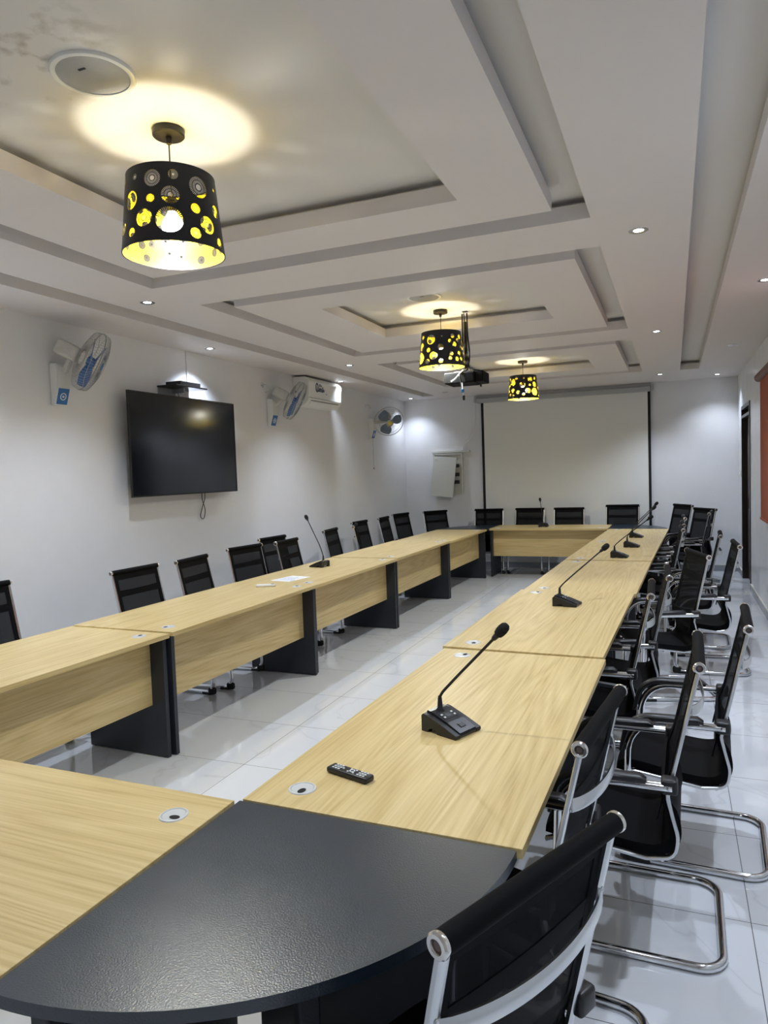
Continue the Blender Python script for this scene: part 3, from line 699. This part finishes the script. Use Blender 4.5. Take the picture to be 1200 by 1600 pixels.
# ------------------------------------------------------------ microphones
def microphone(x, y, face, tip, label, z=.75):
    t = thing('gooseneck_microphone', label, 'microphone', (x, y, z), math.radians(face), 'gooseneck conference microphones')
    # base: low at the front (+x), high at the back; arched sides
    L_, W_, H_ = .155, .135, .062
    bm = bmesh.new()
    prof = [(-.078, 0), (-.050, 0), (-.045, .012), (-.03, .017), (-.012, .012), (-.006, .0), (.075, 0), (.080, .006), (.078, .014), (.02, .036), (-.055, .060), (-.070, .062), (-.078, .055)]
    for y0, y1 in ((-W_/2, -W_/2+.024), (W_/2-.024, W_/2)):
        a = [bm.verts.new((p[0], y0, p[1])) for p in prof]; b_ = [bm.verts.new((p[0], y1, p[1])) for p in prof]
        bm.faces.new(a); bm.faces.new(b_[::-1])
        for i in range(len(prof)): j = (i+1) % len(prof); bm.faces.new((a[i], b_[i], b_[j], a[j]))
    obj('base_side', bm, M['plastic'], t)
    prof = [(-.072, .014), (.076, .002), (.079, .010), (.076, .019), (.02, .042), (-.055, .0665), (-.070, .068), (-.075, .060)]
    bm = bmesh.new(); y0, y1 = -W_/2+.0245, W_/2-.0245
    a = [bm.verts.new((p[0], y0, p[1])) for p in prof]; b_ = [bm.verts.new((p[0], y1, p[1])) for p in prof]
    bm.faces.new(a); bm.faces.new(b_[::-1])
    for i in range(len(prof)): j = (i+1) % len(prof); bm.faces.new((a[i], b_[i], b_[j], a[j]))
    ba = obj('base', bm, M['base_face'], t)
    sl = math.atan2(-.023, .056); T = Matrix.Translation((.048, 0, .0308)) @ Matrix.Rotation(-sl, 4, 'Y')
    bm = bmesh.new(); box(bm, -.011, .011, -.014, .014, -.002, .0025, .002, mtx=T); obj('talk_button', bm, M['plastic'], ba)
    sl2 = math.atan2(-.0245, .075); T = Matrix.Translation((-.012, 0, .0525)) @ Matrix.Rotation(-sl2, 4, 'Y')
    bm = bmesh.new(); box(bm, -.017, .017, -.034, .034, -.002, .0012, mtx=T); dsp = obj('display_strip', bm, M['plastic'], ba)
    bm = bmesh.new(); box(bm, -.008, .010, -.012, .012, .001, .002, mtx=T); obj('display', bm, M['lcd'], dsp)
    bm = bmesh.new()
    for u, v in ((-.008, -.026), (.008, -.026), (-.008, .026), (.008, .026)): box(bm, u-.003, u+.003, v-.004, v+.004, .001, .003, mtx=T)
    obj('key', bm, M['button'], dsp)
    # neck from the rear centre up to the tip
    Rz = Matrix.Rotation(-math.radians(face), 4, 'Z'); tp = Rz @ (Vector(tip)-Vector((x, y, z)))
    root = Vector((-.048, 0, .063)); d = tp-root
    p1 = root+Vector((d.x*.01, d.y*.01, .050)); p2 = root+Vector((d.x*.22, d.y*.22, d.z*.37)); p3 = p2.lerp(tp, .5)
    pts = spline([root, p1, p2, p3, tp], 10); n = len(pts)
    bm = bmesh.new(); sweep(bm, pts, [.0050]*n, n=8, ref=(0, 1, 0)); obj('gooseneck', bm, M['rubber'], t, True)
    bm = bmesh.new(); lathe(bm, [(.015, 0), (.014, .006), (.010, .012), (.0075, .045), (.0055, .055)], 18, Matrix.Translation(root-Vector((0, 0, .004)))); obj('neck_socket', bm, M['rubber'], t, True)
    u = (tp-pts[-6]).normalized()
    bm = bmesh.new(); lathe(bm, [(.005, -.035), (.009, -.028), (.0105, -.016), (.0105, -.006)], 16, Matrix.Translation(tp) @ rot_to(u)); obj('capsule_collar', bm, M['plastic'], t, True)
    bm = bmesh.new(); lathe(bm, [(.010, -.012), (.016, -.006), (.0185, .006), (.019, .020), (.0165, .034), (.010, .042), (0, .045)], 20, Matrix.Translation(tp) @ rot_to(u)); obj('foam_windscreen', bm, M['foam'], t, True)
microphone(-.735, 2.350, -23, (-.560, 2.372, 1.100), 'large gooseneck microphone on the nearest right table, beside the remote control')
microphone(-.655, 4.715, -8, (-.430, 4.840, 1.118), 'gooseneck microphone on the second right table, leaning right', z=.7575)
microphone(-.500, 7.310, -5, (-.225, 7.42, 1.130), 'gooseneck microphone on the fourth right table, nearest of the three overlapping ones', z=.756)
microphone(-.435, 8.250, -5, (-.213, 8.38, 1.170), 'gooseneck microphone on the fourth right table, middle of the three overlapping ones', z=.756)
microphone(-.440, 9.420, -5, (-.213, 9.48, 1.155), 'gooseneck microphone on the last right table, farthest of the three overlapping ones')
microphone(-3.290, 6.290, 172, (-3.505, 6.46, 1.225), 'gooseneck microphone on the left row of tables, leaning towards the wall', z=.7515)
microphone(-1.875, 11.10, 90, (-1.94, 11.22, 1.155), 'gooseneck microphone on the far table in front of the projection screen')

# ------------------------------------------------------------ things on the tables
t = thing('remote_control', 'black remote control with white buttons lying on the nearest right table', 'remote control', (-.915, 1.893, .75), math.radians(-17))
obj('body', B(-.080, .080, -.021, .021, .001, .019, .006, 3), M['plastic'], t, True)
for i, xx in enumerate((-.058, -.047, -.036, -.025, .040, .051, .062)):
    for j, yy in enumerate((-.011, 0, .011)):
        if i == 3 and j != 1: continue
        bm = bmesh.new(); lathe(bm, [(.0038, 0), (.0036, .0016), (0, .0018)], 10, Matrix.Translation((xx, yy, .019)) @ Matrix.Diagonal((1.15, .9, 1, 1))); obj('button', bm, M['button'], t)
bm = bmesh.new(); lathe(bm, [(.006, 0), (.009, .0), (.009, .0018), (.006, .0018), (.006, 0)], 18, Matrix.Translation((.010, 0, .019)), cap=False); obj('direction_ring', bm, M['button'], t)
for a in range(4):
    bm = bmesh.new(); lathe(bm, [(.0036, 0), (.0034, .0014), (0, .0015)], 10, Matrix.Translation((.010+.0145*math.cos(a*PI/2+PI/4), .0135*math.sin(a*PI/2+PI/4), .019))); obj('button', bm, M['button'], t)
t = thing('remote_control', 'small white remote control lying near the paper on the left row', 'remote control', (-3.140, 5.030, .7575), math.radians(22))
obj('body', B(-.080, .080, -.020, .020, .001, .020, .006, 3), M['white_plastic'], t, True)
obj('display_window', B(.045, .070, -.013, .013, .0195, .0210), M['lcd'], t)
t = thing('paper_sheet', 'white printed paper sheet lying on the third left table', 'paper', (-3.170, 5.500, .7518), math.radians(80))
obj('sheet', B(-.150, .150, -.105, .105, 0, .0012), M['paper'], t)
bm = bmesh.new()
for k in range(7): box(bm, -.12, .12-.03*(k % 3), .075-.022*k-.004, .075-.022*k, .0012, .0016)
box(bm, -.12, -.05, -.095, -.085, .0012, .0016); obj('print', bm, M['ink'], t)

# ------------------------------------------------------------ television, shelf
t = thing('television', 'large black flat television mounted on the left wall', 'television', (XL, 5.575, 1.985))
obj('screen', B(.126, .132, -.776, .776, -.446, .448, .001), M['tv'], t)
bm = bmesh.new()
for a in ((-.786, -.776, -.458, .458), (.776, .786, -.458, .458), (-.776, .776, -.458, -.446), (-.776, .776, .448, .458)): box(bm, .118, .136, *a, .001)
obj('frame', bm, M['tv_frame'], t)
bm = bmesh.new(); box(bm, .095, .118, -.70, .70, -.42, .40, .008); box(bm, .045, .095, -.35, .35, -.36, .20, .01); obj('rear_cover', bm, M['plastic'], t)
bm = bmesh.new(); box(bm, .0, .012, -.22, .22, -.2, .2); box(bm, .012, .045, -.2, -.16, -.25, .25); box(bm, .012, .045, .16, .2, -.25, .25); obj('wall_mount', bm, M['plastic'], t)
bm = bmesh.new(); sweep(bm, spline([(.05, .29, -.45), (.04, .30, -.52), (.035, .345, -.62), (.03, .335, -.70), (.03, .30, -.715), (.03, .275, -.68), (.03, .31, -.60), (.04, .34, -.52), (.05, .335, -.45)], 6), .004, n=6)
obj('power_cable', bm, M['cable_black'], t, True)
t = thing('wall_shelf', 'small black shelf above the television', 'shelf', (XL, 5.56, 2.535))
obj('board', B(0, .22, -.23, .24, -.008, .006, .002), M['tv_frame'], t)
bm = bmesh.new(); box(bm, 0, .01, -.22, .02, -.16, -.008); box(bm, .01, .14, -.02, 0, -.05, -.008); obj('bracket', bm, M['skirt'], t)  # flat grey plate paints the shelf's shadow on the wall; arm is the bracket
t = thing('media_box', 'flat black media box standing on the shelf above the television', 'media box', (XL+.11, 5.57, 2.541))
obj('case', B(-.08, .09, -.15, .15, .002, .040, .004), M['plastic'], t)
bm = bmesh.new()
for u in (-.06, .07):
    for v in (-.12, .12): box(bm, u-.008, u+.008, v-.008, v+.008, 0, .003)
obj('foot', bm, M['rubber'], t)
bm = bmesh.new(); sweep(bm, spline([(-.08, .0, .02), (-.09, .03, -.04), (-.085, .06, -.12), (-.07, .02, -.19)], 6), .003, n=6); obj('cable', bm, M['cable_black'], t, True)
tag(obj('cable_conduit', B(XL, XL+.014, 5.768, 5.790, 2.56, ZC, .002), M['cable_white']), 'thin white vertical cable conduit from the ceiling to the shelf above the television', 'conduit')

# ------------------------------------------------------------ wall fans
def fan(y, z, n, hub, label, blade, roll=0., pull=False, badge='blue'):
    """y, z = centre of the wall plate; hub = head centre (world); n = blowing direction"""
    t = thing('wall_fan', label, 'fan', (XL, y, z), 0, 'wall fans on the left wall')
    bm = bmesh.new(); prof = [(0, -.16), (.040, -.16), (.075, -.05), (.085, .10), (.075, .15), (0, .16)]
    a = [bm.verts.new((p[0], -.062, p[1])) for p in prof]; b_ = [bm.verts.new((p[0], .062, p[1])) for p in prof]
    bm.faces.new(a); bm.faces.new(b_[::-1])
    for i in range(len(prof)): j = (i+1) % len(prof); bm.faces.new((a[i], b_[i], b_[j], a[j]))
    bmesh.ops.bevel(bm, geom=bm.edges[:], offset=.006, segments=2, affect='EDGES')
    obj('base', bm, M['white_plastic'], t, True)
    sl = math.atan2(.035, .11)
    T = Matrix.Translation((.060, 0, -.095)) @ Matrix.Rotation(sl, 4, 'Y')
    bm = bmesh.new(); box(bm, -.002, .003, -.052, .052, -.062, .062, .002, mtx=T); cp = obj('control_panel', bm, M['blue'], t)
    bm = bmesh.new(); lathe(bm, [(.022, 0), (.029, 0), (.029, .003), (.022, .003), (.022, 0)], 28, T @ Matrix.Translation((.0035, 0, .0)) @ Matrix.Rotation(PI/2, 4, 'Y'), cap=False)
    lathe(bm, [(.010, 0), (.008, .006), (0, .006)], 20, T @ Matrix.Translation((.0035, 0, .0)) @ Matrix.Rotation(PI/2, 4, 'Y')); obj('dial', bm, M['button'], cp)
    F = frame_from(n); h = Vector(hub)-Vector((XL, y, z)); nn = Vector(n).normalized()
    back = h-nn*.10                     # front face of the motor
    # arm
    bm = bmesh.new(); e = h-nn*.17-Vector((0, 0, .06)); sweep(bm, [(.06, 0, .09), (.10, e.y*.3, .10), (e.x, e.y, e.z)], [.028, .024, .022], [.024, .022, .020], n=12, ref=(0, 1, 0), square=.7); obj('arm', bm, M['wrap'], t, True)
    bm = bmesh.new(); box(bm, -.062, .062, -.058, .058, -.175, 0, .022, 3, mtx=Matrix.Translation(back) @ F); obj('motor_housing', bm, M['wrap'], t, True)
    T = Matrix.Translation(h) @ F
    R_ = .235; bm = bmesh.new(); nw = 56
    def ringw(r, zz, th): sweep(bm, [T @ Vector((r*math.cos(2*PI*k/40), r*math.sin(2*PI*k/40), zz)) for k in range(40)], th, n=5, closed=True, ref=nn)
    ringw(R_, 0, .0045); ringw(R_-.012, .045, .0016); ringw(R_-.012, -.045, .0016); ringw(.16, .068, .0014); ringw(.16, -.07, .0014)
    for k in range(nw):
        a = 2*PI*k/nw
        for s in (1, -1):
            pf = [(R_, 0), (R_-.010, s*.045), (.16, s*.069), (.055, s*.078)]
            sweep(bm, [T @ Vector((r*math.cos(a), r*math.sin(a), q)) for r, q in pf], .0011, n=3, ref=nn)
    lathe(bm, [(0, .082), (.050, .080), (.058, .074), (.0, .074)], 28, T)
    obj('cage', bm, M['wire'], t, True)
    bd = bmesh.new(); lathe(bd, [(0, .086), (.030, .084), (.032, .082)], 24, T); obj('front_badge', bd, M['gold_hub' if badge == 'gold' else 'blue'], t, True)
    bm = bmesh.new(); lathe(bm, [(0, .032), (.030, .028), (.036, .0), (.034, -.03), (0, -.03)], 24, T); hubo = obj('hub', bm, M[blade], t, True)
    for k in range(3):
        bm = bmesh.new(); a0 = 2*PI*k/3+roll; nr, na = 7, 6; g1 = []
        for s in (0, .0025):
            gg = []
            for i in range(nr+1):
                r = .030+(.205-.030)*i/nr; wd = (.35+.62*math.sin(PI*min(1, .12+.80*i/nr)))*.85
                gg.append([bm.verts.new(T @ Vector((r*math.cos(a0+(j/na-.5)*wd*1.6), r*math.sin(a0+(j/na-.5)*wd*1.6), (j/na-.5)*.045+s))) for j in range(na+1)])
            g1.append(gg)
        for i in range(nr):
            for j in range(na):
                for gg in g1: bm.faces.new((gg[i][j], gg[i+1][j], gg[i+1][j+1], gg[i][j+1]))
        for i in range(nr):
            for j in (0, na): bm.faces.new((g1[0][i][j], g1[0][i+1][j], g1[1][i+1][j], g1[1][i][j]))
        for j in range(na): bm.faces.new((g1[0][nr][j], g1[0][nr][j+1], g1[1][nr][j+1], g1[1][nr][j]))
        obj('blade', bm, M[blade], t, True)
    if pull:
        bm = bmesh.new(); sweep(bm, [(.04, 0, -.16), (.04, 0, -.62)], .0018, n=5); lathe(bm, [(.002, 0), (.007, -.006), (.008, -.025), (0, -.03)], 10, Matrix.Translation((.04, 0, -.61))); obj('pull_cord', bm, M['cable_black'], t)
fan(4.17, 2.43, (.74, .50, -.47), (-4.12, 4.256, 2.590), 'white wall fan with bright blue blades, nearest and left of the television', 'fan_blue', .5)
fan(7.30, 2.42, (.82, .36, -.48), (-4.12, 7.42, 2.550), 'white wall fan with blue blades in front of the air conditioner', 'fan_blue', .9)
fan(10.30, 2.37, (.50, -.70, -.42), (-4.12, 10.40, 2.47), 'wall fan with slate blue blades and a gold badge in the far left corner', 'fan_grey', .25, True, 'gold')
for (y, z, s) in ((7.16, 2.73, 0), (10.15, 2.72, 1)):
    t = thing('wall_hook', ['small chrome wall hook above the fan beside the air conditioner', 'small chrome wall hook above the farthest fan'][s], 'hook', (XL, y, z), 0)
    bm = bmesh.new(); lathe(bm, [(.03, 0), (.028, .006), (.01, .01), (0, .01)], 16, Matrix.Rotation(PI/2, 4, 'Y')); obj('rosette', bm, M['chrome'], t, True)
    bm = bmesh.new(); sweep(bm, spline([(.0, 0, 0), (.05, 0, .005), (.075, 0, -.02), (.07, 0, -.06), (.04, 0, -.09)], 5), .005, n=7); obj('arm', bm, M['chrome'], t, True)

# ------------------------------------------------------------ air conditioner
t = thing('air_conditioner', 'white split air conditioner with a blue emblem, high on the left wall', 'air conditioner', (XL, 8.33, 2.54))
bm = bmesh.new(); prof = fillet([(0, 0, .002), (.155, 0, .0), (.225, 0, .07), (.235, 0, .30), (.19, 0, .355), (0, 0, .36)], [0, .03, .06, .05, .03, 0], 5)
a = [bm.verts.new((p.x, -.46, p.z)) for p in prof]; b_ = [bm.verts.new((p.x, .46, p.z)) for p in prof]
bm.faces.new(a); bm.faces.new(b_[::-1])
for i in range(len(prof)): j = (i+1) % len(prof); bm.faces.new((a[i], b_[i], b_[j], a[j]))
bmesh.ops.bevel(bm, geom=[e for e in bm.edges if abs(e.verts[0].co.y-e.verts[1].co.y) < 1e-6], offset=.006, segments=2, affect='EDGES')
body = obj('housing', bm, M['white_plastic'], t, True)
obj('front_groove', B(.2, .2335, -.455, .455, .094, .098), M['skirt'], body)
bm = bmesh.new(); T = Matrix.Translation((.188, 0, .031)) @ Matrix.Rotation(PI/4, 4, 'Y'); box(bm, -.004, .004, -.38, .38, -.028, .028, .003, mtx=T); obj('air_flap', bm, M['white_plastic'], t)
bm = bmesh.new(); T = Matrix.Translation((.194, 0, .039)) @ Matrix.Rotation(PI/4, 4, 'Y'); box(bm, -.004, .0, -.39, .39, .030, .038, mtx=T); obj('slot', bm, M['hole'], t)
bm = bmesh.new(); lathe(bm, [(.05, 0), (.05, .003), (.036, .003), (.036, 0), (.05, 0)], 28, Matrix.Translation((.2325, -.24, .235)) @ Matrix.Rotation(PI/2, 4, 'Y') @ Matrix.Diagonal((1.2, .9, 1, 1)), cap=False)
for k, (u0, u1, v0, v1) in enumerate([(-.25, -.235, .20, .28), (-.22, -.19, .19, .205), (-.18, -.165, .185, .235), (-.15, -.135, .185, .235), (-.165, -.15, .21, .235), (-.12, -.105, .185, .235), (-.09, -.075, .185, .255), (-.105, -.09, .185, .20), (-.06, -.045, .19, .225),
                                      (-.18, -.165, .25, .285), (-.155, -.14, .25, .285), (-.125, -.11, .25, .275)]): box(bm, .2315, .2355, u0, u1, v0, v1)
obj('emblem', bm, M['blue_print'], body)
obj('indicator', B(.2315, .2355, .00, .03, .165, .172), M['blue_print'], body)

# ------------------------------------------------------------ projection screen
t = thing('projection_screen', 'wide white pull-down projection screen on the back wall', 'projection screen', (-1.69, YB, 0))
obj('casing', B(-1.375, 1.375, -.11, -.015, 2.785, 2.862, .012), M['housing'], t)
bm = bmesh.new()
for s in (-1, 1): box(bm, s*1.40-.02, s*1.40+.02, -.10, .0, 2.80, 2.89, .004)
obj('hanger', bm, M['housing'], t)
obj('fabric', B(-1.265, 1.335, -.062, -.060, .62, 2.80), M['screen'], t)
bm = bmesh.new(); obj('black_border', box(bm, -1.305, -1.262, -.0625, -.0585, .60, 2.80), M['screen_edge'], t); obj('black_border', B(1.332, 1.372, -.0625, -.0585, .60, 2.80), M['screen_edge'], t)
obj('weight_bar', B(-1.31, 1.375, -.075, -.048, .585, .615, .008), M['plastic'], t)

# ------------------------------------------------------------ fuse box, trunking
t = thing('fuse_box', 'open fuse box with its cover hanging askew on the back wall', 'fuse box', (-3.615, YB, 1.62))
bm = bmesh.new(); W2, H2 = .265, .345
box(bm, -W2, W2, -.012, -.001, -H2, H2); 
for a in ((-W2, -W2+.02, -H2, H2), (W2-.02, W2, -H2, H2), (-W2+.02, W2-.02, -H2, -H2+.02), (-W2+.02, W2-.02, H2-.02, H2)): box(bm, a[0], a[1], -.045, -.012, a[2], a[3])
obj('box_frame', bm, M['cream_plastic'], t)
bm = bmesh.new()
for z_ in (.13, -.02, -.15): box(bm, .02, .20, -.06, -.013, z_-.03, z_+.03, .003)
obj('breaker_row', bm, M['plastic'], t)
bm = bmesh.new(); T = Matrix.Translation((-.055, -.085, -.055)) @ Matrix.Rotation(math.radians(6), 4, 'Y') @ Matrix.Rotation(math.radians(-5), 4, 'X')
box(bm, -.225, .190, -.006, .006, -.345, .345, .003, mtx=T); obj('cover', bm, M['cream_plastic'], t)
bm = bmesh.new(); sweep(bm, [(-.20, -.02, .28), (-.20, -.08, .26)], .006, n=6); obj('hinge', bm, M['cream_plastic'], t)
tag(obj('cable_trunking', B(-3.90, -3.22, YB-.035, YB, 1.975, 2.012, .003), M['cream_plastic']), 'short white cable trunking along the top of the fuse box', 'trunking')
bm = bmesh.new(); sweep(bm, spline([(-3.34, YB-.02, 2.01), (-3.31, YB-.02, 2.10), (-3.20, YB-.02, 2.22), (-3.12, YB-.02, 2.42), (-3.10, YB-.02, 2.66), (-3.115, YB-.02, 2.915)], 8), .008, n=7)
tag(obj('wall_cable', bm, M['cable_white'], smooth=True), 'thin white cable climbing the back wall left of the projection screen', 'cable')

# ------------------------------------------------------------ projector
PJ = Vector((-1.655, 6.05, 2.458))
t = thing('projector', 'black ceiling projector with dangling cables behind the middle pendant lamp', 'projector', (PJ.x, PJ.y, ZU))
zc_ = PJ.z-ZU
bm = bmesh.new(); box(bm, -.165, .10, -.13, .13, zc_-.050, zc_+.045, .008); box(bm, .10, .17, -.11, .12, zc_-.045, zc_+.048, .008); obj('body', bm, M['projector_black'], t)
bm = bmesh.new(); lathe(bm, [(.035, 0), (.035, .02), (.026, .022), (.024, .01), (0, .01)], 24, Matrix.Translation((.04, .13, zc_)) @ Matrix.Rotation(-PI/2, 4, 'X')); obj('lens', bm, M['tv'], t, True)
bm = bmesh.new(); lathe(bm, [(.05, 0), (.05, .02), (.03, .022), (.0, .022)], 24, Matrix.Translation((.07, 0, zc_+.046))); obj('focus_cap', bm, M['rubber'], t, True)
bm = bmesh.new(); box(bm, .02, .09, -.1312, -.129, zc_-.035, zc_+.030); obj('socket_panel', bm, M['tv'], t)
bm = bmesh.new(); box(bm, -.10, .06, -.05, .05, zc_+.045, zc_+.060, .003); box(bm, -.012, .012, -.012, .012, zc_+.06, -.09); box(bm, -.022, .022, -.022, .022, -.006, 0)
box(bm, -.030, -.018, -.012, .0, -.30, -.02); obj('ceiling_mount', bm, M['plastic'], t)
bm = bmesh.new()
sweep(bm, spline([(.02, -.015, -.02), (.024, -.02, -.2), (.035, -.02, -.38), (.02, -.06, zc_+.07), (-.02, -.145, zc_+.03), (-.01, -.15, zc_-.05), (.0, -.15, zc_-.13)], 8), .007, n=7)
sweep(bm, spline([(-.005, -.02, -.02), (.01, -.025, -.25), (.03, -.02, zc_+.10), (.07, -.05, zc_+.05)], 8), .005, n=7)
obj('black_cable', bm, M['cable_black'], t, True)
bm = bmesh.new(); sweep(bm, spline([(.0, -.10, zc_+.06), (-.02, -.145, zc_+.03), (-.06, -.145, zc_-.01), (-.10, -.142, zc_-.035)], 6), .006, n=7); sweep(bm, spline([(.0, -.152, zc_-.05), (.004, -.155, zc_-.10), (.01, -.152, zc_-.17)], 6), .006, n=7)
obj('white_cable', bm, M['cable_white'], t, True)
bm = bmesh.new(); box(bm, -.008, .016, -.166, -.148, zc_-.135, zc_-.105, .002); obj('blue_plug', bm, M['blue'], t)
obj('black_plug', B(.004, .022, -.166, -.150, zc_-.20, zc_-.16, .002), M['plastic'], t); obj('cable_clip', B(.12, .134, -.02, 0, zc_-.08, zc_-.045, .002), M['plastic'], t)

# ------------------------------------------------------------ right wall
t = thing('roller_blind', 'orange roller blind hanging over the window on the right wall', 'blind', (XR, 7.0, 2.5))
obj('fabric', B(-.048, -.045, -1.75, 1.46, -1.44, .03), M['blind'], t)
bm = bmesh.new(); lathe(bm, [(.042, -1.80), (.042, 1.56)], 24, Matrix.Translation((-.052, 0, .035)) @ Matrix.Rotation(-PI/2, 4, 'X')); obj('roll', bm, M['blind_roll'], t, True)
obj('bottom_bar', B(-.056, -.038, -1.75, 1.46, -1.462, -1.438, .004), M['blind'], t)
t = thing('light_switch', 'small white switch on the wall between the dark door and the far corner', 'switch', (XR, 11.42, 1.48))
obj('plate', B(-.012, 0, -.045, .045, -.045, .045, .004), M['white_plastic'], t); obj('rocker', B(-.018, -.012, -.014, .014, -.022, .022, .002), M['white_plastic'], t)
